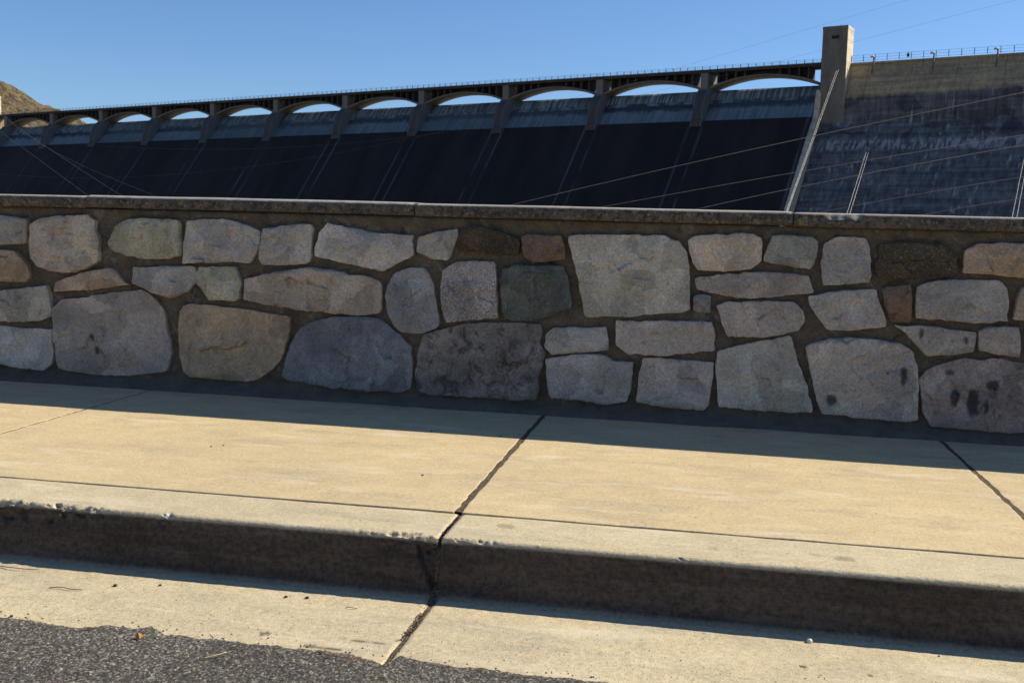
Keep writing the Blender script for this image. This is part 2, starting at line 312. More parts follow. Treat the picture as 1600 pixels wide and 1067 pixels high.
SJ = [(-8.9, .006), (-6.85, .007), (-4.82, .006), (-2.785, .0042), (-.735, .010), (1.04, .0085), (3.0, .007), (5.0, .007), (7.0, .006)]
def build_sidewalk():
    V = []; F = []; A = dict(stain=[], pale=[], shade_dirt=[])
    ends = [(-30, 0)]+SJ+[(30, 0)]
    for (x0, g0), (x1, g1) in zip(ends[:-1], ends[1:]):
        a, b = x0+g0, x1-g1; near = b > -3.9 and a < 2.2; st = .02 if near else .3
        xs = np.concatenate([[a, a+.001, a+.003, a+.007, a+.012, a+.02], np.arange(a+.035, b-.035, st), [b-.02, b-.012, b-.007, b-.003, b-.001, b]])
        ys = np.concatenate([[3.0575, 3.0585, 3.061, 3.065, 3.071, 3.080], np.arange(3.1, 4.97, .02 if near else .1)])
        X, Y = np.meshgrid(xs, ys, indexing='ij'); P = np.stack([X.ravel(), Y.ravel(), 0*X.ravel()], 1)
        dx = np.minimum(P[:, 0]-a, b-P[:, 0]); dy = P[:, 1]-3.0575; d = np.minimum(dx, dy)
        P[:, 2] = .0012*fbm(P, 3, 4, 61) + .0005*fbm(P, 40, 2, 62) - .0012*np.exp(-d/.002) - .045*(d < .0004)
        w = np.exp(-dx/.02); P[:, 0] += w*.008*fbm(P*[0, 1, 0]+[x0, 0, 0], 22, 4, 63)*np.where(P[:, 0]-a < b-P[:, 0], 1, -1)
        w = np.exp(-dy/.02); P[:, 1] += w*(.008*fbm(P*[1, 0, 0], 7, 6, 64, .6) + .0012)
        pale = .0*np.exp(-d/.008)*np.clip(.2+fbm(P, 30, 3, 65), 0, 1)
        base = len(V); V += P.tolist(); F += (grid_faces(len(xs), len(ys))+base).tolist(); A['pale'] += pale.tolist(); A['stain'] += [0.]*len(P); A['shade_dirt'] += [0.]*len(P)
    obj('sidewalk', mesh('sidewalk', V, F, A), PAVE, kind='structure')
build_sidewalk()

# ---------------------------------------------------------------- rubble wall
wall = obj('stone_parapet', None, label='long low rubble stone parapet with brown mortar and a concrete coping along the sidewalk', cat='parapet', loc=(-.8, 4.808, 0))
wall.rotation_euler = (0, 0, math.radians(-1.03))
WX0, WX1 = -7.6, 7.2
def build_mortar():
    xs = axis(WX0, WX1, -3.1, 2.6, .014, .06)
    prof = [(-.052, -.03), (-.046, 0.0), (-.038, .012), (-.022, .024), (-.004, .036), (.010, .050)]+[(.016, z) for z in np.arange(.064, .905, .014)]+[(.014, .917), (.02, .9185), (.41, .9185), (.41, -1.2)]
    prof = np.array(prof); n, k = len(xs), len(prof)
    P = np.stack([np.repeat(xs, k), np.tile(prof[:, 0], n), np.tile(prof[:, 1], n)], 1); fr = (P[:, 1] < .1)
    P[:, 1] += fr*(.007*fbm(P, 7, 5, 71)+.0045*fbm(P, 45, 3, 72)) - fr*.008*np.exp(-((P[:, 2]-.90)/.03)**2)
    low = (P[:, 2] < .06)*fr; P[:, 1] += low*.010*fbm(P*[1, 0, 0], 5, 4, 73)
    base = (1-sstep(.03, .085, P[:, 2]+.03*fbm(P, 20, 3, 74)))*fr
    obj('mortar', mesh('mortar', P, grid_faces(n, k), {'base': base}), MORTAR, wall)
build_mortar()

def poly_d(P, Q):
    "distance of points P to the outline Q, and whether they lie inside"
    A = Q; B = np.roll(Q, -1, 0); d = np.full(len(P), 9.); ins = np.zeros(len(P), bool)
    for a, b in zip(A, B):
        ab = b-a; t = np.clip(((P-a)@ab)/max(ab@ab, 1e-12), 0, 1); d = np.minimum(d, np.hypot(*(P-a-t[:, None]*ab).T))
        c = ((a[1] > P[:, 1]) != (b[1] > P[:, 1])); xi = (b[0]-a[0])*(P[:, 1]-a[1])/((b[1]-a[1]) if abs(b[1]-a[1]) > 1e-12 else 1e-12)+a[0]; ins ^= c & (P[:, 0] < xi)
    return d, ins
def resample(pts, step, seed):
    Q = np.array(pts, float); out = []
    for a, b in zip(Q, np.roll(Q, -1, 0)):
        n = max(1, int(np.hypot(*(b-a))/step))
        for k in range(n): out.append(a+(b-a)*k/n)
    R = np.array(out)
    for _ in range(1): R = .5*R+.25*(np.roll(R, 1, 0)+np.roll(R, -1, 0))
    P3 = np.c_[R, np.full(len(R), seed*3.1)]
    C0 = R.mean(0); R = C0+(R-C0)*(1+.0075/np.maximum(np.linalg.norm(R-C0, axis=1), .02))[:, None]
    rg = lambda s: 1-2*np.abs(fbm(P3, 16, 3, s))
    return R + np.stack([.0045*fbm(P3, 30, 4, 81)+.005*(rg(83)-.6), .0045*fbm(P3, 30, 4, 82)+.005*(rg(84)-.6)], 1)
def stone_mesh(pts, seed, prot, spots=()):
    rs = np.random.default_rng(seed); R = resample(pts, .008, seed); n = len(R)
    lo, hi = R.min(0), R.max(0); st = .0085
    gx, gz = np.meshgrid(np.arange(lo[0], hi[0], st), np.arange(lo[1], hi[1], st)); G = np.c_[gx.ravel(), gz.ravel()]; G += rs.uniform(-.0022, .0022, G.shape)
    d, ins = poly_d(G, R); G = G[ins & (d > .0065)]
    C = R.mean(0); t = np.roll(R, -1, 0)-np.roll(R, 1, 0); nrm = np.stack([-t[:, 1], t[:, 0]], 1); nrm /= np.linalg.norm(nrm, axis=1)[:, None]+1e-9
    ring = R+nrm*.0018; _, in1 = poly_d(ring, R); ring = np.where(in1[:, None], ring, R-nrm*.0018)
    dr, inr = poly_d(ring, R); ring = ring[inr & (dr > .0010)]
    A = np.vstack([R, ring, G])
    res = delaunay_2d_cdt([Vector(p) for p in A], [(i, (i+1) % n) for i in range(n)], [], 1, 1e-6)
    P2 = np.array([tuple(v) for v in res[0]]); F = res[2]
    d, _ = poly_d(P2, R); P3 = np.c_[P2, np.full(len(P2), seed*7.3)]
    h = prot + .013*fbm(P3, 6, 4, 91) + .0055*fbm(P3, 24, 4, 92) + .0016*fbm(P3, 75, 2, 93)
    wp = P2+np.stack([.02*fbm(P3, 12, 3, 88), .02*fbm(P3, 12, 3, 89)], 1); h += .20*facets(wp, 9, seed*11)+.16*facets(wp, 22, seed*13)
    tilt = rs.uniform(-.035, .035, 2); h += (P2-C)@tilt
    size = min(hi-lo)
    for k in range(rs.integers(4, 8)):                       # split facets falling away from the face towards the outline
        e = R[rs.integers(0, n)]; dirv = C-e; dirv = dirv/np.linalg.norm(dirv); ang = rs.uniform(-.6, .6); dirv = np.array([dirv[0]*math.cos(ang)-dirv[1]*math.sin(ang), dirv[0]*math.sin(ang)+dirv[1]*math.cos(ang)])
        s = (P2-e)@dirv; reach = rs.uniform(.08, .36)*size; slope = rs.uniform(.15, .65)
        h = np.minimum(h, prot+(s-reach+.012*fbm(P3, 18, 3, 95+k))*slope+.0015*fbm(P3, 50, 2, 99))
    h = np.maximum(h, .35*prot)
    prof = 1-.5*np.exp(-d/.0028); h = h*prof - .035*(d < .0004)
    spot = np.zeros(len(P2))
    for (sx, sz, rx, rz) in spots: spot = np.maximum(spot, .85*(1-sstep(.7, 1.2, np.hypot((P2[:, 0]-sx)/rx, (P2[:, 1]-sz)/rz)+.75*fbm(P3*[1, .6, 1], 26, 5, 97, .7))))
    # hairline cracks
    crack = np.zeros(len(P2))
    if rs.random() < .3:
        p = C+rs.uniform(-.25, .25, 2)*(hi-lo); a = rs.uniform(0, math.pi); kx = rs.uniform(.5, 1.0); w = np.array([math.cos(a), math.sin(a)]); rel = P2-p; s = rel@w; q = rel@np.array([-w[1], w[0]])+.035*fbm(np.c_[s, s*0, s*0+seed], 9, 5, 98, .65)
        crack = kx*np.exp(-(q/.0038)**2)*(np.abs(s) < rs.uniform(.2, .5)*size)*np.clip(.6+fbm(P3, 20, 2, 96), 0, 1); h -= .003*crack
    V = np.stack([P2[:, 0], -h, P2[:, 1]], 1)
    # keep outline winding facing the viewer (-Y)
    Fo = []
    for f in F:
        a, b, c = P2[f[0]], P2[f[1]], P2[f[2]]
        Fo.append(f if ((b[0]-a[0])*(c[1]-a[1])-(b[1]-a[1])*(c[0]-a[0])) > 0 else f[::-1])
    return V, Fo, dict(spot=spot, crack=crack)
STONES = [
    ('grey',[(-2.938,0.859),(-2.843,0.864),(-2.709,0.853),(-2.716,0.731),(-2.872,0.721),(-2.943,0.724)]),
    ('cream',[(-2.683,0.825),(-2.615,0.857),(-2.517,0.870),(-2.425,0.877),(-2.356,0.882),(-2.311,0.859),(-2.312,0.799),(-2.294,0.769),(-2.296,0.657),(-2.374,0.608),(-2.466,0.592),(-2.559,0.591),(-2.634,0.615),(-2.679,0.660),(-2.685,0.742)]),
    ('lichen',[(-2.187,0.832),(-2.114,0.867),(-2.041,0.871),(-1.837,0.868),(-1.835,0.777),(-1.828,0.722),(-1.839,0.695),(-1.911,0.679),(-2.022,0.676),(-2.179,0.696),(-2.218,0.715),(-2.232,0.745)]),
    ('grey',[(-1.788,0.863),(-1.723,0.874),(-1.572,0.875),(-1.486,0.860),(-1.399,0.824),(-1.407,0.740),(-1.460,0.664),(-1.551,0.676),(-1.670,0.667),(-1.817,0.654),(-1.805,0.758)]),
    ('grey',[(-1.377,0.839),(-1.202,0.861),(-1.127,0.863),(-1.122,0.843),(-1.135,0.692),(-1.159,0.678),(-1.375,0.667),(-1.397,0.709),(-1.386,0.780)]),
    ('grey',[(-1.076,0.824),(-1.034,0.878),(-0.916,0.851),(-0.801,0.832),(-0.607,0.830),(-0.612,0.803),(-0.603,0.734),(-0.674,0.698),(-0.762,0.655),(-0.883,0.681),(-1.103,0.713),(-1.095,0.769)]),
    ('grey',[(-0.574,0.823),(-0.493,0.840),(-0.387,0.864),(-0.386,0.834),(-0.415,0.750),(-0.435,0.720),(-0.501,0.726),(-0.580,0.750)]),
    ('black',[(-0.362,0.858),(-0.332,0.878),(-0.282,0.872),(-0.193,0.863),(-0.103,0.832),(-0.083,0.818),(-0.086,0.760),(-0.170,0.753),(-0.270,0.764),(-0.370,0.761),(-0.386,0.790)]),
    ('rust',[(-0.066,0.830),(-0.035,0.847),(0.068,0.841),(0.114,0.846),(0.132,0.766),(0.133,0.741),(0.082,0.731),(-0.011,0.724),(-0.048,0.745),(-0.059,0.780)]),
    ('warmgrey',[(0.152,0.842),(0.211,0.853),(0.451,0.855),(0.589,0.859),(0.659,0.832),(0.690,0.798),(0.708,0.720),(0.719,0.527),(0.683,0.516),(0.466,0.493),(0.345,0.484),(0.269,0.472),(0.249,0.487),(0.225,0.572),(0.195,0.702)]),
    ('cream',[(0.705,0.838),(0.735,0.863),(0.879,0.872),(0.993,0.880),(1.022,0.862),(1.028,0.760),(0.982,0.722),(0.839,0.713),(0.752,0.712),(0.720,0.779)]),
    ('palegreen',[(1.050,0.785),(1.081,0.873),(1.132,0.876),(1.253,0.869),(1.272,0.854),(1.270,0.797),(1.243,0.736),(1.159,0.747),(1.048,0.761)]),
    ('grey',[(1.300,0.840),(1.343,0.870),(1.432,0.874),(1.472,0.867),(1.490,0.814),(1.501,0.696),(1.498,0.686),(1.310,0.667),(1.299,0.746)]),
    ('black',[(1.528,0.846),(1.620,0.854),(1.774,0.859),(1.854,0.805),(1.860,0.745),(1.822,0.718),(1.707,0.704),(1.600,0.710),(1.542,0.703),(1.521,0.754),(1.536,0.795)]),
    ('tan',[(1.890,0.832),(1.945,0.864),(2.132,0.866),(2.243,0.868),(2.252,0.744),(2.133,0.732),(2.039,0.736),(1.890,0.741)]),
    ('brown',[(-2.933,0.683),(-2.779,0.682),(-2.710,0.617),(-2.703,0.550),(-2.730,0.531),(-2.879,0.528),(-2.938,0.526)]),
    ('tan',[(-2.537,0.535),(-2.432,0.570),(-2.328,0.594),(-2.220,0.615),(-2.192,0.584),(-2.153,0.544),(-2.114,0.539),(-2.227,0.516),(-2.376,0.500),(-2.553,0.481)]),
    ('grey',[(-2.092,0.626),(-1.956,0.627),(-1.752,0.641),(-1.741,0.610),(-1.742,0.570),(-1.803,0.512),(-1.891,0.481),(-1.969,0.501),(-2.035,0.528),(-2.096,0.547)]),
    ('lichen',[(-1.725,0.640),(-1.649,0.638),(-1.530,0.642),(-1.519,0.603),(-1.496,0.569),(-1.514,0.518),(-1.507,0.494),(-1.541,0.479),(-1.671,0.482),(-1.693,0.511),(-1.736,0.550),(-1.736,0.600)]),
    ('cream',[(-1.477,0.589),(-1.419,0.602),(-1.288,0.630),(-1.137,0.649),(-1.020,0.646),(-0.935,0.629),(-0.819,0.618),(-0.777,0.605),(-0.764,0.581),(-0.763,0.481),(-0.780,0.442),(-0.901,0.435),(-1.008,0.440),(-1.201,0.452),(-1.351,0.461),(-1.477,0.485)]),
    ('slate',[(-0.715,0.597),(-0.684,0.643),(-0.623,0.665),(-0.551,0.672),(-0.519,0.629),(-0.498,0.581),(-0.486,0.492),(-0.467,0.424),(-0.474,0.399),(-0.545,0.361),(-0.649,0.361),(-0.691,0.394),(-0.723,0.453),(-0.735,0.532)]),
    ('granite',[(-0.444,0.666),(-0.369,0.708),(-0.199,0.713),(-0.190,0.563),(-0.179,0.505),(-0.182,0.456),(-0.282,0.442),(-0.423,0.418),(-0.445,0.474),(-0.459,0.582)]),
    ('green',[(-0.155,0.680),(-0.093,0.700),(-0.031,0.700),(0.124,0.705),(0.151,0.650),(0.170,0.549),(0.171,0.514),(0.079,0.479),(-0.013,0.450),(-0.107,0.446),(-0.139,0.454),(-0.156,0.495),(-0.158,0.588)]),
    ('pink',[(0.746,0.672),(0.811,0.689),(0.936,0.698),(1.106,0.709),(1.233,0.702),(1.249,0.661),(1.263,0.627),(1.242,0.619),(1.008,0.595),(0.893,0.599),(0.795,0.613),(0.754,0.625)]),
    ('slate',[(0.743,0.583),(0.777,0.596),(0.811,0.591),(0.814,0.521),(0.751,0.526)]),
    ('pink',[(0.845,0.552),(0.894,0.567),(1.009,0.572),(1.087,0.577),(1.178,0.579),(1.221,0.544),(1.230,0.497),(1.206,0.453),(1.125,0.430),(1.026,0.420),(0.901,0.419),(0.878,0.470),(0.863,0.514)]),
    ('grey',[(1.253,0.609),(1.347,0.631),(1.447,0.639),(1.525,0.648),(1.538,0.610),(1.578,0.513),(1.580,0.489),(1.477,0.477),(1.397,0.470),(1.337,0.467),(1.299,0.516),(1.261,0.567)]),
    ('rust',[(1.555,0.652),(1.632,0.670),(1.671,0.671),(1.681,0.595),(1.683,0.522),(1.632,0.515),(1.603,0.517),(1.592,0.560),(1.567,0.611)]),
    ('grey',[(1.705,0.668),(1.747,0.688),(1.852,0.702),(2.032,0.705),(2.067,0.671),(2.074,0.621),(2.072,0.538),(1.998,0.526),(1.941,0.524),(1.883,0.533),(1.709,0.532),(1.703,0.596)]),
    ('cream',[(2.132,0.679),(2.238,0.688),(2.249,0.548),(2.105,0.546),(2.118,0.623)]),
    ('warmgrey',[(-2.953,0.467),(-2.761,0.485),(-2.643,0.503),(-2.602,0.512),(-2.588,0.456),(-2.577,0.352),(-2.660,0.327),(-2.790,0.317),(-2.958,0.311)]),
    ('grey',[(-2.959,0.282),(-2.887,0.283),(-2.768,0.278),(-2.585,0.280),(-2.575,0.216),(-2.568,0.164),(-2.590,0.099),(-2.632,0.067),(-2.715,0.071),(-2.822,0.082),(-2.966,0.090)]),
    ('pink',[(-2.567,0.389),(-2.505,0.440),(-2.354,0.457),(-2.228,0.485),(-2.058,0.505),(-2.014,0.494),(-1.958,0.440),(-1.926,0.401),(-1.921,0.309),(-1.894,0.239),(-1.889,0.188),(-1.918,0.104),(-2.009,0.084),(-2.145,0.066),(-2.236,0.061),(-2.386,0.063),(-2.532,0.081),(-2.548,0.123),(-2.562,0.248)]),
    ('brown',[(-1.831,0.405),(-1.815,0.434),(-1.770,0.450),(-1.628,0.439),(-1.434,0.427),(-1.351,0.416),(-1.242,0.409),(-1.245,0.341),(-1.265,0.262),(-1.296,0.189),(-1.334,0.145),(-1.413,0.087),(-1.478,0.073),(-1.631,0.079),(-1.785,0.079),(-1.818,0.110),(-1.834,0.181),(-1.839,0.262),(-1.843,0.344)]),
    ('blue',[(-1.174,0.357),(-1.061,0.403),(-0.912,0.422),(-0.775,0.415),(-0.733,0.392),(-0.669,0.345),(-0.606,0.288),(-0.602,0.147),(-0.608,0.087),(-0.665,0.065),(-0.813,0.064),(-0.984,0.070),(-1.146,0.081),(-1.255,0.095),(-1.272,0.115),(-1.255,0.183),(-1.228,0.272)]),
    ('mottled',[(-0.540,0.347),(-0.463,0.374),(-0.361,0.403),(-0.265,0.419),(-0.044,0.426),(0.024,0.429),(0.035,0.390),(0.024,0.338),(0.054,0.293),(0.045,0.236),(0.021,0.172),(0.028,0.110),(0.017,0.071),(-0.092,0.063),(-0.203,0.070),(-0.406,0.063),(-0.540,0.066),(-0.562,0.089),(-0.578,0.159),(-0.564,0.250)]),
    ('grey',[(0.067,0.381),(0.102,0.412),(0.235,0.420),(0.339,0.430),(0.349,0.375),(0.353,0.324),(0.239,0.313),(0.096,0.293),(0.061,0.325)]),
    ('pink',[(0.396,0.463),(0.467,0.461),(0.645,0.464),(0.821,0.477),(0.835,0.438),(0.842,0.344),(0.711,0.327),(0.553,0.314),(0.452,0.314),(0.396,0.346),(0.393,0.417)]),
    ('grey',[(0.063,0.263),(0.112,0.270),(0.189,0.290),(0.342,0.293),(0.383,0.269),(0.474,0.269),(0.464,0.156),(0.446,0.084),(0.350,0.072),(0.216,0.085),(0.102,0.083),(0.086,0.103),(0.073,0.185)]),
    ('pink',[(0.528,0.292),(0.663,0.294),(0.840,0.284),(0.838,0.228),(0.824,0.097),(0.811,0.070),(0.722,0.070),(0.572,0.081),(0.502,0.087),(0.508,0.189)]),
    ('warmgrey',[(0.865,0.338),(0.952,0.369),(1.094,0.401),(1.176,0.425),(1.195,0.373),(1.220,0.289),(1.255,0.206),(1.286,0.111),(1.284,0.087),(1.164,0.086),(1.034,0.087),(0.881,0.088),(0.868,0.200),(0.855,0.284)]),
    ('pink',[(1.246,0.381),(1.320,0.411),(1.420,0.427),(1.530,0.422),(1.649,0.412),(1.695,0.383),(1.719,0.316),(1.729,0.233),(1.739,0.113),(1.739,0.082),(1.691,0.071),(1.571,0.081),(1.481,0.075),(1.440,0.089),(1.339,0.085),(1.309,0.166),(1.271,0.292)]),
    ('warmgrey',[(1.619,0.499),(1.721,0.495),(1.838,0.486),(1.952,0.478),(1.955,0.432),(1.945,0.396),(1.845,0.380),(1.768,0.373),(1.717,0.420),(1.665,0.470)]),
    ('pink',[(1.972,0.484),(2.009,0.501),(2.122,0.512),(2.130,0.461),(2.138,0.421),(2.129,0.385),(2.065,0.392),(1.976,0.408)]),
    ('mottledpink',[(1.769,0.298),(1.829,0.333),(1.924,0.364),(1.982,0.351),(2.038,0.365),(2.161,0.351),(2.265,0.346),(2.304,0.205),(2.306,0.062),(2.183,0.057),(2.042,0.054),(1.917,0.056),(1.809,0.060),(1.772,0.110),(1.757,0.182),(1.745,0.266)]),
]
SPOT = {32: [(-2.33, .254, .018, .026), (-2.306, .19, .014, .022)], 41: [(1.368, .148, .024, .028), (1.669, .277, .014, .045)], 42: [(1.731, .468, .010, .022), (1.916, .446, .010, .014)],
        44: [(1.887, .20, .022, .05), (1.961, .174, .026, .05), (2.037, .256, .025, .022), (2.02, .16, .012, .03), (1.86, .30, .03, .02)]}
SLAB = {8: 'small rust brown stone', 22: 'dark green stone', 7: 'black stone flecked with gold', 13: 'blackish stone with brown flecks', 27: 'small reddish brown stone', 34: 'large blue grey stone', 21: 'salt and pepper granite stone', 33: 'large brown stone', 35: 'large grey stone with dark blotches', 9: 'large square grey stone with chipped top'}
PERIOD = 5.275; protos = []; extra = []
for i, (kind, pts) in enumerate(STONES):
    V, F, A = stone_mesh(pts, i+1, .016+.014*RNG.random(), SPOT.get(i, ()))
    me = mesh('stone', V, F, A); me.set_sharp_from_angle(angle=math.radians(38)); o = obj('stone', me, STONE[kind], wall, label=SLAB.get(i)); protos.append(o)
    cx = sum(p[0] for p in pts)/len(pts); extra += [(abs(cx+PERIOD), cx+PERIOD, i, PERIOD), (abs(cx-PERIOD), cx-PERIOD, i, -PERIOD)]
extra.sort(); MV = {}
for q, (_, cx, i, dx) in enumerate(extra):
    if not WX0+.2 < cx < WX1-.2: continue
    if q < 52:
        c = protos[i].copy(); COL.objects.link(c); c.parent = wall; c.location = (dx, 0, 0)

def build_coping(x0, x1, seed):
    g = .0018; a, b = x0+g, x1-g; near = b > -3.2 and a < 2.7
    xs = np.arange(a, b, .009 if near else .04); xs = np.concatenate([xs[xs < b-.003], [b]]); xs = np.insert(xs, 1, a+.002)
    prof = np.array([(.43, .921), (.012, .921), (-.012, .9205), (-.024, .9215), (-.031, .926), (-.0325, .934), (-.033, .944), (-.033, .954), (-.0325, .962), (-.0310, .9685), (-.0275, .9745), (-.022, .979), (-.0145, .982), (-.005, .9835), (.008, .984), (.03, .9845), (.10, .985), (.25, .985), (.43, .984)])
    n, k = len(xs), len(prof); P = np.stack([np.repeat(xs, k), np.tile(prof[:, 0], n), np.tile(prof[:, 1], n)], 1); X = P[:, 0].copy()
    fr = P[:, 1] < .05; P[:, 1] += fr*(.0025*fbm(P, 12, 4, 101+seed)+.002*fbm(P, 70, 3, 102))
    edge = np.exp(-((P[:, 1]+.024)/.02)**2)*(P[:, 2] > .955); rag = .0022*fbm(P*[1, 0, 0], 22, 5, 103)*edge
    chip = sstep(1.29, 1.33, X)*(1-sstep(1.43, 1.47, X))*edge*np.clip(.55+fbm(P, 30, 3, 104), 0, 1.2)
    P[:, 2] += rag - .010*chip + .002*fbm(P*[1, 0, 0], 2.0, 3, 106); P[:, 1] += .012*chip
    de = np.minimum(X-a, b-X); P[:, 1] += fr*.006*np.exp(-de/.006); P[:, 2] -= .004*np.exp(-de/.008)*(P[:, 2] > .95)
    P[:, 1] += .0025*((seed*37) % 5-2)/2*fr; P[:, 2] += .003*((seed*53) % 5-2)/2
    F = grid_faces(n, k).tolist()+[[e*k+j for j in range(k)] for e in (0, n-1)]
    obj('coping_slab', mesh('coping_slab', P, F, {'pale': np.clip(chip*.5+.75*sstep(.9715, .980, P[:, 2]), 0, 1)}), COPING, wall)  # top rim paled in colour to paint its sunlit edge; chips paler too
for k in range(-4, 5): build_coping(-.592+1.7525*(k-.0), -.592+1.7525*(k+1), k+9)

# ---------------------------------------------------------------- concrete dam, local axes: x along the crest to the left, y downstream, z up
def m_dam(name, c1, c2, streak, lifts=True, tanline=None):
    m = Mat(name, .9); X, Y, Z = m.xyz()
    c = m.mix(m.ramp(m.noise(.18, 6, rough=.7), .3, .7), c1, c2)
    if lifts:
        zz = m.math('FRACT', m.math('MULTIPLY', Z, 1/1.52)); c = m.mul(c, m.ramp(m.math('ABSOLUTE', m.math('SUBTRACT', zz, .5)), .44, .49, 1.0, .72))
        c = m.mul(c, m.ramp(m.noise(1.0, 3, m.scaled((.05, .05, .66))), .3, .7, .8, 1.15))
        xx = m.math('FRACT', m.math('MULTIPLY', X, 1/15.24)); c = m.mul(c, m.ramp(m.math('ABSOLUTE', m.math('SUBTRACT', xx, .5)), .490, .497, 1.0, .6))
    c = m.mul(c, m.ramp(m.noise(1.0, 5, m.scaled((.9, .9, .05)), rough=.7), .3, .7, 1-streak, 1+streak))
    c = m.mul(c, m.ramp(m.noise(2.2, 4, rough=.8), .3, .7, .85, 1.12))
    return m, c, (X, Y, Z)
m, c, _ = m_dam('dam_concrete', (.2, .175, .135), (.14, .125, .10), .22); m.color(c); DAMC = m.m
m, c, _ = m_dam('tower_concrete', (.62, .54, .39), (.54, .465, .34), .10); Y = m.xyz()[1]; st = m.mul(m.mix(m.ramp(m.noise(.25, 5, m.scaled((1, 1, .4)), rough=.7), .3, .7), (.165, .14, .105), (.105, .094, .08)), m.ramp(m.noise(1.0, 5, m.scaled((.5, .9, .09)), rough=.7), .3, .7, .8, 1.18)); c = m.mix(m.ramp(m.math('ADD', Y, m.math('MULTIPLY', m.noise(1.2, 4), .3)), .95, 1.1, 0, .92), c, st); m.color(c); TOWC = m.m  # sides paled as if sunlit, front stain darkened as if shaded, all in colour
m, c, _ = m_dam('arch_concrete', (.165, .142, .105), (.12, .106, .083), .25, lifts=False); m.color(c); BRC = m.m  # paler than the deck's same concrete: bounced light on the soffit painted in
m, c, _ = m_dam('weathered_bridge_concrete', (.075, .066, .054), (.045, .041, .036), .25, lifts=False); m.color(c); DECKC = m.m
m, c, (X, Y, Z) = m_dam('abutment_concrete', (.38, .29, .155), (.27, .21, .13), .22)
edge = m.math('ADD', m.math('ADD', Z, m.math('MULTIPLY', X, .028)), m.math('MULTIPLY', m.noise(.35, 5, m.scaled((1, 1, .25))), 4.5))
dk = m.mix(m.ramp(m.noise(1.0, 6, m.scaled((.55, .3, .07)), rough=.7), .32, .68), (.065, .064, .064), (.145, .141, .138)); dk = m.mul(dk, m.ramp(m.noise(1.0, 3, m.scaled((.04, .03, .66))), .3, .7, .7, 1.25))
dk = m.mul(dk, m.ramp(m.math('ABSOLUTE', m.math('SUBTRACT', m.math('FRACT', m.math('MULTIPLY', Z, 1/1.52)), .5)), .42, .49, 1.0, .7))
st = m.noise(1.0, 5, m.scaled((.75, .3, .045)), rough=.65); patch = m.noise(.14, 4, m.scaled((1, 1, .8)), rough=.6)
dk = m.mix(m.math('MULTIPLY', m.ramp(st, .53, .70), m.ramp(patch, .42, .60)), dk, (.33, .32, .31))
band = m.math('MULTIPLY', m.ramp(m.math('ABSOLUTE', m.math('SUBTRACT', Z, 31.6)), 1.2, 2.6, 1, 0), m.ramp(m.noise(1.0, 4, m.scaled((.9, .3, .1))), .45, .6))
dk = m.mix(m.math('MULTIPLY', band, .8), dk, (.32, .31, .30))
blk = m.math('MULTIPLY', m.ramp(m.voro(.13, m.scaled((1.0, .2, 1.6)), 'Color'), .55, .75), m.ramp(Z, 33, 36)); dk = m.mix(m.math('MULTIPLY', blk, .5), dk, (.020, .020, .022))
c = m.mix(m.ramp(edge, 50.0, 52.2), dk, c); m.color(c); ABUT = m.m
def m_spill():
    m = Mat('wet_spillway_concrete', .8); X, Y, Z = m.xyz()
    c = m.mix(m.ramp(m.noise(1.0, 5, m.scaled((.12, .02, .02)), rough=.65), .3, .7), (.0115, .0090, .0072), (.023, .0178, .0142))
    f = m.math('MULTIPLY', m.math('FRACT', m.math('ADD', m.math('MULTIPLY', X, 1/45.7), .5)), 45.7); off = m.math('ABSOLUTE', m.math('SUBTRACT', f, 22.85))
    ln = m.ramp(m.math('ABSOLUTE', m.math('SUBTRACT', off, 2.7)), .25, .75, 1, 0); wob = m.ramp(m.noise(1.0, 4, m.scaled((.25, .05, .05))), .36, .62)
    c = m.mix(m.math('MULTIPLY', ln, m.math('MULTIPLY', wob, .85)), c, (.066, .070, .074)); m.color(c); return m.m
def m_gate():
    m = Mat('stained_gate_steel', .75); X, Y, Z = m.xyz(); r = m.math('MULTIPLY', m.rnd(), 400.0)
    n = m.t.nodes.new('ShaderNodeCombineXYZ'); m.put(n, 0, m.math('ADD', X, r)); m.put(n, 1, Y); m.put(n, 2, Z); co = n.outputs[0]
    fine = m.noise(1.0, 5, m.scaled((.9, .05, .06), co), rough=.7); wide = m.noise(1.0, 5, m.scaled((.22, .1, .25), co), rough=.65)
    c = m.mix(m.ramp(fine, .32, .68), (.082, .112, .125), (.150, .195, .208))
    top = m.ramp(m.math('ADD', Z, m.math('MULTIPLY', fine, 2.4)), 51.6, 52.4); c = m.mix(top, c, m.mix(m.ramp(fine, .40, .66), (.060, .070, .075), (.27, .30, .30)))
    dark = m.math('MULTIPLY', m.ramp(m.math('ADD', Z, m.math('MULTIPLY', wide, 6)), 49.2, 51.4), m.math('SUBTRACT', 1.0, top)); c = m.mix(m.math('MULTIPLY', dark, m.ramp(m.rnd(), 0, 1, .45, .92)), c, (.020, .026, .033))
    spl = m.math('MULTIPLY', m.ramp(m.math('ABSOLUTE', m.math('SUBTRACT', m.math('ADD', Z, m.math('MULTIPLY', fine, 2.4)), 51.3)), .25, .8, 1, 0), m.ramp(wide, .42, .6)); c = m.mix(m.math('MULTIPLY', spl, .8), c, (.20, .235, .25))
    c = m.mul(c, m.ramp(m.rnd(), 0, 1, .8, 1.1)); m.color(c); return m.m
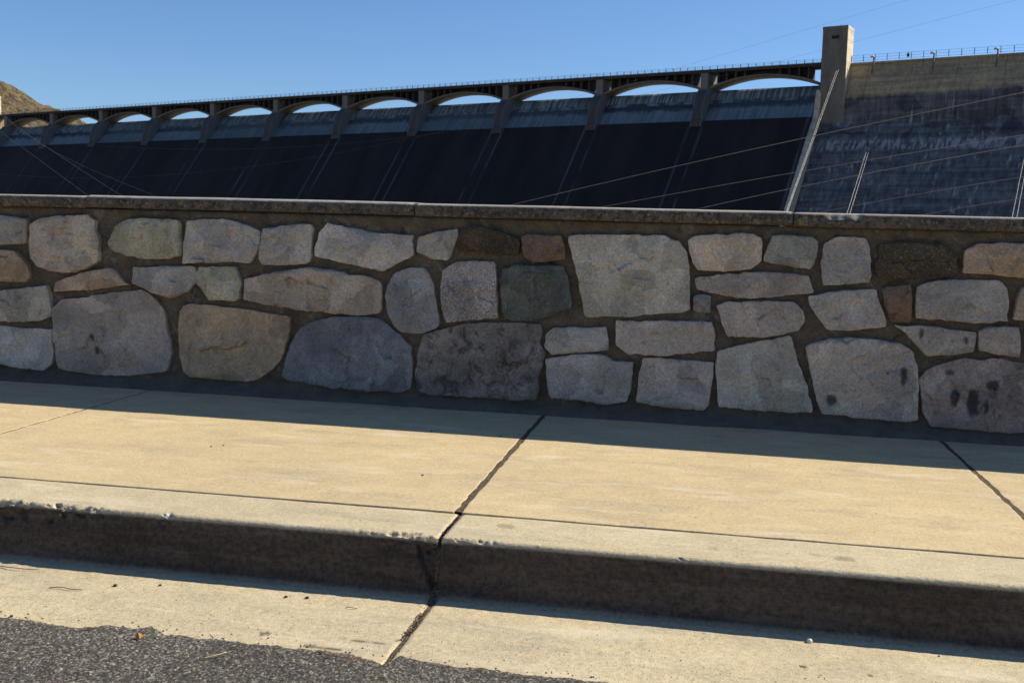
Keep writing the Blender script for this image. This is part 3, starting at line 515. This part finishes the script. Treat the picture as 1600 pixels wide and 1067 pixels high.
def m_pier():
    m = Mat('pier_concrete', .9); X, Y, Z = m.xyz()
    c = m.mix(m.ramp(m.noise(1.0, 5, m.scaled((.8, .3, .06)), rough=.7), .3, .7), (.085, .075, .07), (.055, .05, .05))
    up = m.ramp(m.math('ADD', Z, m.math('MULTIPLY', m.noise(.8, 4), 2)), 54.5, 56.5); c = m.mix(up, c, (.17, .155, .13))
    ed = m.math('MULTIPLY', m.ramp(m.math('ABSOLUTE', X), 1.78, 1.95), m.math('SUBTRACT', 1.0, up)); c = m.mix(m.math('MULTIPLY', ed, .7), c, (.16, .175, .18)); m.color(c); return m.m
SPILL, GATE, PIERM = m_spill(), m_gate(), m_pier()
RAILM = m_simple('railing_paint', (.07, .08, .10), .1, 3); DARKM = m_simple('dark_opening', (.02, .02, .02), .2, 2); PIPEM = m_simple('painted_pipe', (.13, .125, .12), .15, 4, rough=.6); ELBOW = m_simple('pale_pipe_elbow', (.55, .55, .53), .15, 4, rough=.5); PALE = m_simple('pale_training_wall', (.46, .40, .29), .25, .5)

dam = obj('concrete_dam', None, label='huge concrete dam with dark spillway, eleven bridge arches along its crest and a square tower', cat='dam')
du = Vector((-.93470661, .35542025, -.00565587)).normalized(); dv = Vector((-.35542025, -.93470661, 0)); dz = du.cross(dv)
dam.matrix_world = Matrix.Translation((38.075, 402.001, 0)) @ Matrix((du, dv, dz)).transposed().to_4x4()
PIT = 45.7; END = 11*PIT
def D(): return MB()
b = D(); b.prism([(5.5, 42.3), (5.5+.8*95, 42.3-95), (-40, 42.3-95), (-40, 42.3)], 1.7, END+16); b.build('spillway_face', SPILL, dam)
# gates
gp = [(-5.2, 54.75), (-4.4, 54.2), (-3.5, 53.2), (-2.6, 52.0), (-1.6, 50.6), (-.6, 49.1), (.5, 47.5), (1.7, 45.9), (3.0, 44.4), (4.3, 43.1), (4.9, 42.5), (4.9, 41.5), (-9, 41.5), (-9, 54.7), (-5.6, 54.95)]
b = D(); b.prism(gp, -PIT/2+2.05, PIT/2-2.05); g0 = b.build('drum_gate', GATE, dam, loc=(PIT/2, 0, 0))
for i in range(1, 11): g = g0.copy(); COL.objects.link(g); g.parent = dam; g.location = (PIT*(i+.5), 0, 0)
b = D(); b.box((-PIT/2+2.05, -16, 54.0), (PIT/2-2.05, -5.7, 54.6)); c0 = b.build('bounce_ledge', m_simple('bounce_ledge_concrete', (.42, .37, .28), .2, 1), dam, loc=(PIT/2, 0, 0))  # unseen pale ledge added to bounce sunlight up onto the arch soffits
for i in range(1, 11): g = c0.copy(); COL.objects.link(g); g.parent = dam; g.location = (PIT*(i+.5), 0, 0)
# piers
low = [(.3, 55.2), (1.5, 54.3), (3.0, 53.0), (4.4, 51.3), (5.4, 49.3), (6.1, 47.0), (6.5, 44.8), (6.7, 42.9), (7.7, 42.3), (7.7, 40.0), (-12, 40.2), (-12, 54.9)]
b = D(); b.prism(low, -2.05, 2.05); b.prism([(.3, 54.9), (.3, 61.15), (-9.3, 61.15), (-9.3, 54.9)], -1.5, 1.5); b.prism([(-8.7, 54.9), (-8.7, 54.905), (-8.71, 54.905)], -1.4, -1.39)
p0 = b.build('pier', PIERM, dam, loc=(PIT, 0, 0))
for i in range(2, 12): g = p0.copy(); COL.objects.link(g); g.parent = dam; g.location = (PIT*i, 0, 0)
# arches: barrel between piers with spandrel walls standing on it
HS = PIT/2-1.5; RISE = 4.2; SPR = 54.7; RAD = (HS*HS+RISE*RISE)/(2*RISE); CZ = SPR+RISE-RAD
def arch_z(u, R=RAD): return CZ+math.sqrt(R*R-u*u)
b = D(); us = np.linspace(-HS, HS, 33); prof = [(u, arch_z(u)) for u in us]+[(u, min(arch_z(u)+.62+.35*(abs(u)/HS)**2, 61.1)) for u in us[::-1]]
n = len(us); V = [(u, 0.0, z) for u, z in prof]+[(u, -8.6, z) for u, z in prof]; N2 = 2*n; F = []
for k in range(N2): F.append((k, (k+1) % N2, N2+(k+1) % N2, N2+k))
for k in range(n-1): F += [(k, k+1, N2-2-k, N2-1-k), (N2+k, N2+N2-1-k, N2+N2-2-k, N2+k+1)]
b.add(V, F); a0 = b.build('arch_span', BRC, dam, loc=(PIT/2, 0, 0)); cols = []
for u in (-17.6, -14.0, -10.4, -6.8, 6.8, 10.4, 14.0, 17.6):
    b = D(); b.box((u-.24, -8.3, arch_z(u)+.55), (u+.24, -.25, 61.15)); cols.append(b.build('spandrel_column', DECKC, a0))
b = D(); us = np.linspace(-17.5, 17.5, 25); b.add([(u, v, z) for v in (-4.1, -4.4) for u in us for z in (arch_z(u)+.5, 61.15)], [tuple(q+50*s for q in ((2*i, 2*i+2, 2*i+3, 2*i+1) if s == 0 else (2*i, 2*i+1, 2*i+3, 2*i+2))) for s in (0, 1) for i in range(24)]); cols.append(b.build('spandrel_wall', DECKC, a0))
for i in range(1, 11):
    g = a0.copy(); COL.objects.link(g); g.parent = dam; g.location = (PIT*(i+.5), 0, 0)
    for q in cols: h = q.copy(); COL.objects.link(h); h.parent = g
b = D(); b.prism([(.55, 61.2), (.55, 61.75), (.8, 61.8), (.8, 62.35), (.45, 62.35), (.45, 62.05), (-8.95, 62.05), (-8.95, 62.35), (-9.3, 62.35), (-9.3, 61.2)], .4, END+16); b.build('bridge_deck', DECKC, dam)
def railing(u0, u1, v, z, h, step):
    b = D(); k = int(abs(u1-u0)/step); u0, u1 = min(u0, u1), max(u0, u1)
    for i in range(k+1): u = u0+(u1-u0)*i/k; b.box((u-.11, v-.08, z), (u+.11, v+.08, z+h))
    for f in (.15, .58, 1.0): b.box((u0, v-.03, z+h*f-.03), (u1, v+.03, z+h*f+.03))
    return b.build('railing', RAILM, dam)
railing(.5, END+15.8, .62, 62.35, 1.25, 3.05); railing(.5, END+15.8, -9.1, 62.35, 1.2, 3.05); railing(-8.8, -250, -6.0, 62.75, 2.3, 4.1)
# towers
def tower(u):
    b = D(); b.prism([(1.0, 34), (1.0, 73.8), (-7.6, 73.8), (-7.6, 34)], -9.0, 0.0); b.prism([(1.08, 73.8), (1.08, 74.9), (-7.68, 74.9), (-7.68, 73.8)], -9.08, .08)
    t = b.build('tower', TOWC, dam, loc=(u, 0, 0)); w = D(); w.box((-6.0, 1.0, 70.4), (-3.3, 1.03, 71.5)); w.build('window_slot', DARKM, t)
    w = D(); w.box((-6.1, 1.0, 71.5), (-3.2, 1.35, 71.75)); w.build('window_hood', TOWC, t)
    w = D(); w.box((-5.4, -3, 74.9), (-5.28, -2.9, 76.2)); w.build('mast', RAILM, t); return t
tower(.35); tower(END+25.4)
# abutment blocks
ab = [(-16, 62.4), (-5.4, 62.4), (-5.4, 61.7), (-5.75, 61.5), (-4.3, 58.3), (-2.4, 55.2), (-1.0, 52.4), (-.2, 49.5), (.35, 46), (.9, 40.5), (4.6, 35.9), (4.95, 35.9), (5.9, 34.6), (5.9+.8*87, -52.4), (-40, -52.4), (-16, 40)]
b = D(); b.prism(ab, -260, -.2); b.build('abutment', ABUT, dam); b = D(); b.prism(ab, END+16.2, END+170); b.build('abutment', ABUT, dam)
b = D(); b.prism([(.6, 52.5), (1.6, 49.5), (2.4, 45.5), (4.2, 41.5), (7.4, 38.2), (11.2, 34.2), (11.2+.83*87, -52.8), (0, -52.8), (0, 52.5)], -.2, 1.7); b.build('training_wall', PALE, dam)
for u in (-17.0, -37.5, -58.0, -78.5):
    b = D(); P = [(0, -2.55, 57.9), (0, -4.55, 62.4), (0, -4.65, 63.5), (.15, -4.6, 63.85)]; b.tube(P, .33, 10); o = b.build('vent_pipe', PIPEM, dam, smooth=True, loc=(u, 0, 0)); b = D(); b.tube([(.1, -4.62, 63.75), (.3, -4.5, 64.05), (.7, -4.3, 64.1), (1.1, -4.1, 63.85)], .40, 10); b.build('pipe_elbow', ELBOW, o, smooth=True)
b = D(); b.box((-28.9, -6.1, 63.4), (-28.1, -5.6, 64.5)); b.box((-28.65, -6.0, 64.5), (-28.35, -5.7, 65.0)); b.build('railing_box', DARKM, dam)

# reservoir and hill behind
w = Mat('reservoir_water', .15, .5); w.color((.05, .10, .12)); w.bump(w.noise(.8, 4), .1)
def dl(u, v, z): return Vector((38.075, 402.001, 0))+u*du+v*dv+z*dz
obj('reservoir_water', mesh('reservoir_water', [dl(-600, -17, 50), dl(900, -17, 50), dl(900, -1500, 50), dl(-600, -1500, 50)], [(0, 1, 2, 3)]), w.m, kind='structure')
def build_hill():
    xs = np.arange(-1300, -420, 3.5); ys = np.concatenate([np.arange(760, 1060, 4.), np.arange(1060, 1500, 20.)]); X, Y = np.meshgrid(xs, ys, indexing='ij'); P = np.stack([X.ravel(), Y.ravel(), 0*X.ravel()], 1)
    k = np.array([(-1700, 250), (-1200, 262), (-982, 231), (-864, 195), (-795, 160), (-750, 138), (-735, 133), (-720, 123), (-705, 113), (-691, 108), (-671, 101), (-653, 94), (-601, 79), (-520, 60), (-320, 40)])
    xr = P[:, 0]*1000/P[:, 1]; r = np.interp(xr, k[:, 0], k[:, 1]); t = np.clip((P[:, 1]-760)/240, 0, 1); s = np.where(P[:, 1] < 1000, t**.85, 1-.3*np.clip((P[:, 1]-1000)/500, 0, 1))
    rock = fbm(P, .035, 5, 111); P[:, 2] = 45+(r-45)*s+ (10*fbm(P, .018, 4, 112)+7*rock+5.5*fbm(P, .09, 4, 114, .65))*np.clip(t*1.5, 0, 1)*np.where(P[:, 1] < 985, 1, .45)
    m = Mat('dry_hillside', .95); c = m.mix(m.ramp(m.noise(.02, 6, rough=.7), .35, .65), (.30, .215, .105), (.20, .145, .075))
    c = m.mix(m.ramp(m.noise(.22, 6, rough=.75, dist=.5), .50, .58, 0, .9), c, (.045, .038, .03)); c = m.mix(m.ramp(m.noise(.3, 4, rough=.7), .60, .68, 0, .8), c, (.04, .042, .025)); c = m.mix(m.ramp(m.noise(.045, 6, rough=.8, dist=.8), .5, .58, 0, .8), c, (.06, .048, .035)); m.color(c); m.bump(m.noise(.12, 6, rough=.8), 9.0)
    obj('hill', mesh('hill', P, grid_faces(len(xs), len(ys))), m.m, kind='structure')
build_hill()

# ---------------------------------------------------------------- overhead cables
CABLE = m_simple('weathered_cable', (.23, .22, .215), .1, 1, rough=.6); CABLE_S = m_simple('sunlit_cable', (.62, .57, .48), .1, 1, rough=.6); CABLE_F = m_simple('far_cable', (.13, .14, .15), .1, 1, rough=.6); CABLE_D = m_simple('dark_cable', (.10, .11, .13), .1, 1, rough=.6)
def spline(P, n=8):
    P = [np.array(p, float) for p in P]; Q = [2*P[0]-P[1]]+P+[2*P[-1]-P[-2]]; out = []
    for i in range(1, len(Q)-2):
        a, b, c, d = Q[i-1:i+3]
        for k in range(n): t = k/n; out.append(.5*((2*b)+(c-a)*t+(2*a-5*b+4*c-d)*t*t+(3*b-a-3*c+d)*t**3))
    return out+[P[-1]]
def smooth_curve(pts, deg=2):
    "one even sag through the points: a low polynomial over chord length"
    P = np.array(pts, float); t = np.concatenate([[0], np.cumsum(np.linalg.norm(np.diff(P, axis=0), axis=1))]); t /= t[-1]
    w = np.ones(len(P)); w[0] = w[-1] = .15 if len(P) > deg+2 else 1; T = np.linspace(0, 1, 40)
    return np.stack([np.polyval(np.polyfit(t, P[:, k], deg, w=w), T) for k in range(3)], 1)
def cable(pts, r, label, mat=CABLE, group=None):
    b = MB(); b.tube(smooth_curve(pts, 1 if len(pts) == 3 else 2 if len(pts) < 6 else 4), r, 5); b.build('power_cable', mat, smooth=True, label=label, cat='cable', group=group)
cable([(24, 40, 9.6), (15.34, 57.53, 8.3), (4.82, 79.62, 6.96), (-19.76, 103.1, 3.0), (-60, 140, -8)], .024, 'pale cable crossing highest over the abutment, rising to the right edge')
cable([(26, 40, 7.8), (16.59, 61.56, 6.52), (5.33, 85.74, 4.93), (-12.56, 104.23, 2.65), (-60, 150, -8)], .020, 'pale cable second highest of those crossing the stained abutment')
cable([(25, 40, 7.2), (16.13, 59.67, 5.72), (3.26, 81.9, 3.33), (-2.17, 87.96, 2.33), (-50, 140, -12)], .022, 'pale cable third highest of those crossing the stained abutment')
cable([(26, 42, 5.6), (17.34, 63.6, 4.1), (8.44, 83.56, 2.52), (-30, 150, -10)], .016, 'thin cable just above the coping, below three paler cables')
cable([(27, 45, 4.2), (18.48, 67.48, 3.12), (14.3, 76.67, 2.26), (-10, 130, -10)], .016, 'lowest cable, barely clearing the coping at the right edge')
cable([(-330, 300, 30), (-225, 290, 13), (-171.43, 281.83, 10.3), (-124.98, 272.36, 15.11), (-76.36, 258.08, 22.0), (-44.37, 244.57, 27.4), (-7.46, 222.38, 34.0), (11.4, 206.56, 37.0), (30.22, 183.67, 39.0), (70, 130, 42)], 0.013, 'faint dark cable sweeping up from the spillway into the sky, the upper of two', CABLE_D)
cable([(-330, 330, 40), (-230, 306, 25), (-168.48, 294.61, 21.0), (-131.12, 285.75, 20.41), (-102.77, 281.08, 21.66), (-46.48, 256.55, 26.66), (12.21, 217.06, 34.6), (24.7, 205.56, 36.04), (40.43, 187.21, 37.55), (80, 140, 40)], 0.013, 'faint dark cable passing the tower top in the sky, the lower of two', CABLE_D)
cable([(-186, 229, 34), (-155.84, 207.4, 18.23), (-138.85, 195.48, 11.27), (-116.88, 180.42, 4.48), (-48, 130, -24)], .021, 'thin cable descending over the far left spillway, leftmost of three', CABLE_F)
cable([(-180, 234, 31), (-167.05, 223.61, 23.05), (-145.83, 208.74, 14.53), (-115.73, 187.04, 5.59), (-30, 125, -22)], .025, 'thin cable descending over the far left spillway, middle of three', CABLE_F)
cable([(-180, 235, 31), (-166.53, 224.04, 22.65), (-144.86, 209.4, 14.73), (-118.31, 191.27, 7.36), (-101.56, 178.04, 4.24), (-20, 112, -18)], .021, 'thin cable descending over the far left spillway, rightmost of three', CABLE_F)
T = 'pale cable of the twin pair rising along the training wall to the tower front'
cable([(41.75, 393.67, 58.16), (15.8, 229.42, 5.13), (5.5, 164, -16)], .042, T, CABLE_S, 'twin cables up to the tower'); cable([(42.5, 393.6, 58.6), (18.6, 249.16, 10.2), (6.9, 173, -14)], .042, T, CABLE_S, 'twin cables up to the tower')
T = 'pale cable of the short twin pair ending on the stained abutment face'
cable([(52.3, 380.31, 30.13), (31.81, 258.01, 5.53), (10.5, 131, -20)], .042, T, CABLE_S, 'twin cables on the abutment'); cable([(53.0, 380.2, 30.1), (32.5, 258.0, 5.5), (11.1, 131, -20)], .042, T, CABLE_S, 'twin cables on the abutment')
T = 'pale cable of the twin pair at the right edge of the abutment'
cable([(98.5, 363, 27.9), (66.96, 251.19, 5.26), (27.0, 112, -20)], .042, T, CABLE_S, 'twin cables at the right edge'); cable([(99.6, 363, 27.6), (67.8, 251.0, 5.2), (27.8, 112, -20)], .042, T, CABLE_S, 'twin cables at the right edge')

# ---------------------------------------------------------------- small things lying on the pavement
DARKP = m_simple('dark_pebble', (.03, .03, .03), .4, 120); WHITEP = m_simple('white_pebble', (.62, .58, .48), .2, 90, bump=.001); TWIGM = m_simple('dry_twig', (.30, .18, .09), .3, 60); LEAFM = m_simple('orange_leaf', (.42, .16, .05), .3, 60); STRAW = m_simple('dry_straw', (.50, .36, .17), .3, 60)
def lump(r, seed, squash=.7):
    b = MB(); V = []; F = []; nu, nv = 10, 7
    for j in range(nv):
        for i in range(nu): a = 2*math.pi*i/nu; e = math.pi*j/(nv-1)-math.pi/2; V.append((math.cos(a)*math.cos(e), math.sin(a)*math.cos(e), math.sin(e)*squash))
    V = np.array(V); V *= (1+.35*fbm(V+seed*5.7, 1.3, 3, seed))[:, None]*r
    for j in range(nv-1):
        for i in range(nu): F.append((j*nu+i, j*nu+(i+1) % nu, (j+1)*nu+(i+1) % nu, (j+1)*nu+i))
    return mesh('pebble', V, F)
GZ = lambda y: -.168+.004*(2.72-y)/.4
def pebble(x, y, r, label, mat=DARKP, walk=False, seed=1):
    r *= .85; obj('pebble', lump(r, seed), mat, label=label, cat='pebble', loc=(x, y, (0 if walk else GZ(y))+r*.45))
pebble(.305, 2.700, .0095, 'small white pebble on the gutter at the edge of the kerb shadow', WHITEP, seed=3)
pebble(.625, 2.690, .0045, 'tiny buff pebble at the kerb shadow edge, right of the white pebble', WHITEP, seed=4)
pebble(-1.634, 2.612, .0070, 'largest black pebble on the gutter at the left', seed=5)
pebble(-1.515, 2.650, .0052, 'black pebble touching the kerb shadow right of the largest black pebble', seed=6)
pebble(-1.130, 2.655, .0058, 'dark pebble on the gutter just below the kerb shadow, left of its twin', seed=7)
pebble(-1.070, 2.662, .0065, 'dark flat pebble on the gutter just below the kerb shadow, right of its twin', seed=8)
pebble(-1.838, 2.328, .0055, 'black crumb beside the asphalt edge at the far left', seed=9)
pebble(-1.762, 2.332, .0055, 'black crumb beside the asphalt edge, second from the left', seed=10)
pebble(-1.88, 3.683, .0045, 'black speck on the sunlit sidewalk, left of a close pair', walk=True, seed=11)
pebble(-1.846, 3.718, .0038, 'black speck on the sunlit sidewalk, right of a close pair', walk=True, seed=12)
pebble(-.965, 3.477, .0048, 'black speck on the sidewalk left of the wide joint', walk=True, seed=13)
pebble(-1.139, 4.235, .0055, 'black speck on the sidewalk just outside the wall shadow', walk=True, seed=14)
pebble(-.833, 4.225, .0055, 'black speck at the wall shadow beside the wide joint', walk=True, seed=15)
def twig(pts, r, label, mat=TWIGM):
    b = MB(); b.tube(spline(pts, 4), r*.7, 5); b.build('twig', mat, smooth=True, label=label, cat='twig')
g = GZ(2.6)+.003
twig([(-1.80, 2.548, g), (-1.765, 2.553, g+.003), (-1.735, 2.549, g+.002), (-1.700, 2.555, g+.001)], .0022, 'straight brown twig lying on the sunlit gutter at the left')
twig([(-2.05, 2.672, g), (-2.0, 2.660, g+.004), (-1.955, 2.664, g+.002), (-1.925, 2.676, g)], .0022, 'curved brown twig half in the kerb shadow at the left edge')
twig([(-.94, 2.620, g), (-.925, 2.617, g+.002), (-.905, 2.617, g)], .0016, 'short reddish twig on the gutter left of the joint')
twig([(-1.135, 2.17, -.142), (-1.11, 2.19, -.140), (-1.095, 2.215, -.141)], .0018, 'forked straw coloured twig on the asphalt', STRAW)
twig([(-.885, 2.29, -.146), (-.86, 2.265, -.142), (-.82, 2.257, -.141), (-.765, 2.262, -.143)], .0016, 'rust coloured pine needle on the asphalt beside the gutter joint', LEAFM)
twig([(-1.51, 2.27, -.143), (-1.47, 2.272, -.142)], .0018, 'short orange needle on the asphalt at the left', LEAFM)
b = MB(); b.add([(-1.352, 2.244, -.143), (-1.345, 2.256, -.136), (-1.333, 2.250, -.138), (-1.336, 2.238, -.142), (-1.345, 2.246, -.131)], [(0, 3, 4), (3, 2, 4), (2, 1, 4), (1, 0, 4), (0, 1, 2, 3)]); b.build('leaf', LEAFM, label='tiny orange leaf scrap lying on the dark asphalt', cat='leaf')

# packed grit and leaf litter in the pavement joints
def litter():
    m = Mat('joint_litter', .95); c = m.mix(m.ramp(m.noise(90, 4, rough=.7), .35, .65), (.045, .032, .021), (.17, .12, .075)); m.color(m.mul(c, m.ramp(m.noise(300, 3), .3, .7, .6, 1.3))); m.bump(m.noise(200, 4), .004)
    V = []; F = []
    def strip(x0, y0, z0, x1, y1, z1, hw):
        d = np.array([x1-x0, y1-y0]); L = np.hypot(*d); n = np.array([-d[1], d[0]])/L; k = max(3, int(L/.01)); base = len(V)
        for i in range(k+1):
            t = i/k
            for s in (-1, -.33, .33, 1): V.append((x0+d[0]*t+n[0]*hw*s, y0+d[1]*t+n[1]*hw*s, z0+(z1-z0)*t+.0010*random.uniform(-1, 1)))
        F.extend((grid_faces(k+1, 4)+base).tolist())
    for x, gw in SJ[2:7]: strip(x, 3.07, -.0016, x, 4.85, -.0016, gw+.005)
    strip(-9, 3.055, -.012, 9, 3.055, -.012, .012)
    strip(-.722, 3.05, -.014, -.722, 2.82, -.014, .010); strip(-.722, 2.70, -.171, -.722, 2.25, -.171, .010); strip(-.722, 2.83, -.010, -.722, 2.806, -.03, .010); strip(-.722, 2.806, -.03, -.722, 2.783, -.14, .010); strip(-.722, 2.783, -.14, -.722, 2.70, -.172, .010)
    for i in range(230):                                     # curled leaf flakes in the gutter joint
        if i < 150: x, y, z = -.722+random.uniform(-.011, .011), random.triangular(2.40, 2.69, 2.58), 0; z = GZ(y)+random.uniform(-.001, .003)
        elif i < 190: x, y, z = -.722+random.uniform(-.008, .008), random.uniform(2.84, 3.05), -.004
        else: x, y, z = random.uniform(-.1, .9), 3.057+random.uniform(-.006, .006), -.006
        r = random.uniform(.002, .0052); a = random.uniform(0, 6.3); base = len(V); h = random.uniform(.0005, .003)
        for q in range(4): V.append((x+r*math.cos(a+q*1.57)*(1.5 if q % 2 else .6), y+r*math.sin(a+q*1.57)*(1.5 if q % 2 else .6), z+(h if q % 2 else 0)))
        F.append([base, base+1, base+2, base+3])
    obj('joint_litter', mesh('joint_litter', V, F), m.m, kind='stuff', label='brown grit and leaf litter packed in the pavement joints', cat='litter')
litter()
def grit():
    V = []; F = []
    for i in range(420):
        if i < 260: x, y = random.uniform(-2.0, .9), random.triangular(2.34, 2.7, 2.36); z = GZ(y)
        elif i < 330: x, y, z = random.uniform(-3.2, 1.4), random.uniform(3.1, 4.3), .0008
        else: x = random.uniform(-1.9, -.2); y = 2.33+abs(random.gauss(0, .02)); z = GZ(y)
        r = random.uniform(.0009, .0024) if i < 330 else random.uniform(.0015, .0042); base = len(V)
        for q in range(5): a = q*1.2566+random.uniform(-.3, .3); V.append((x+r*math.cos(a), y+r*math.sin(a), z))
        V.append((x, y, z+r*.9)); F += [[base+q, base+(q+1) % 5, base+5] for q in range(5)]
    obj('grit', mesh('grit', V, F, smooth=False), m_simple('dark_grit', (.05, .045, .04), .5, 300), kind='stuff', label='fine dark grit scattered over the gutter and sidewalk', cat='grit')
grit()
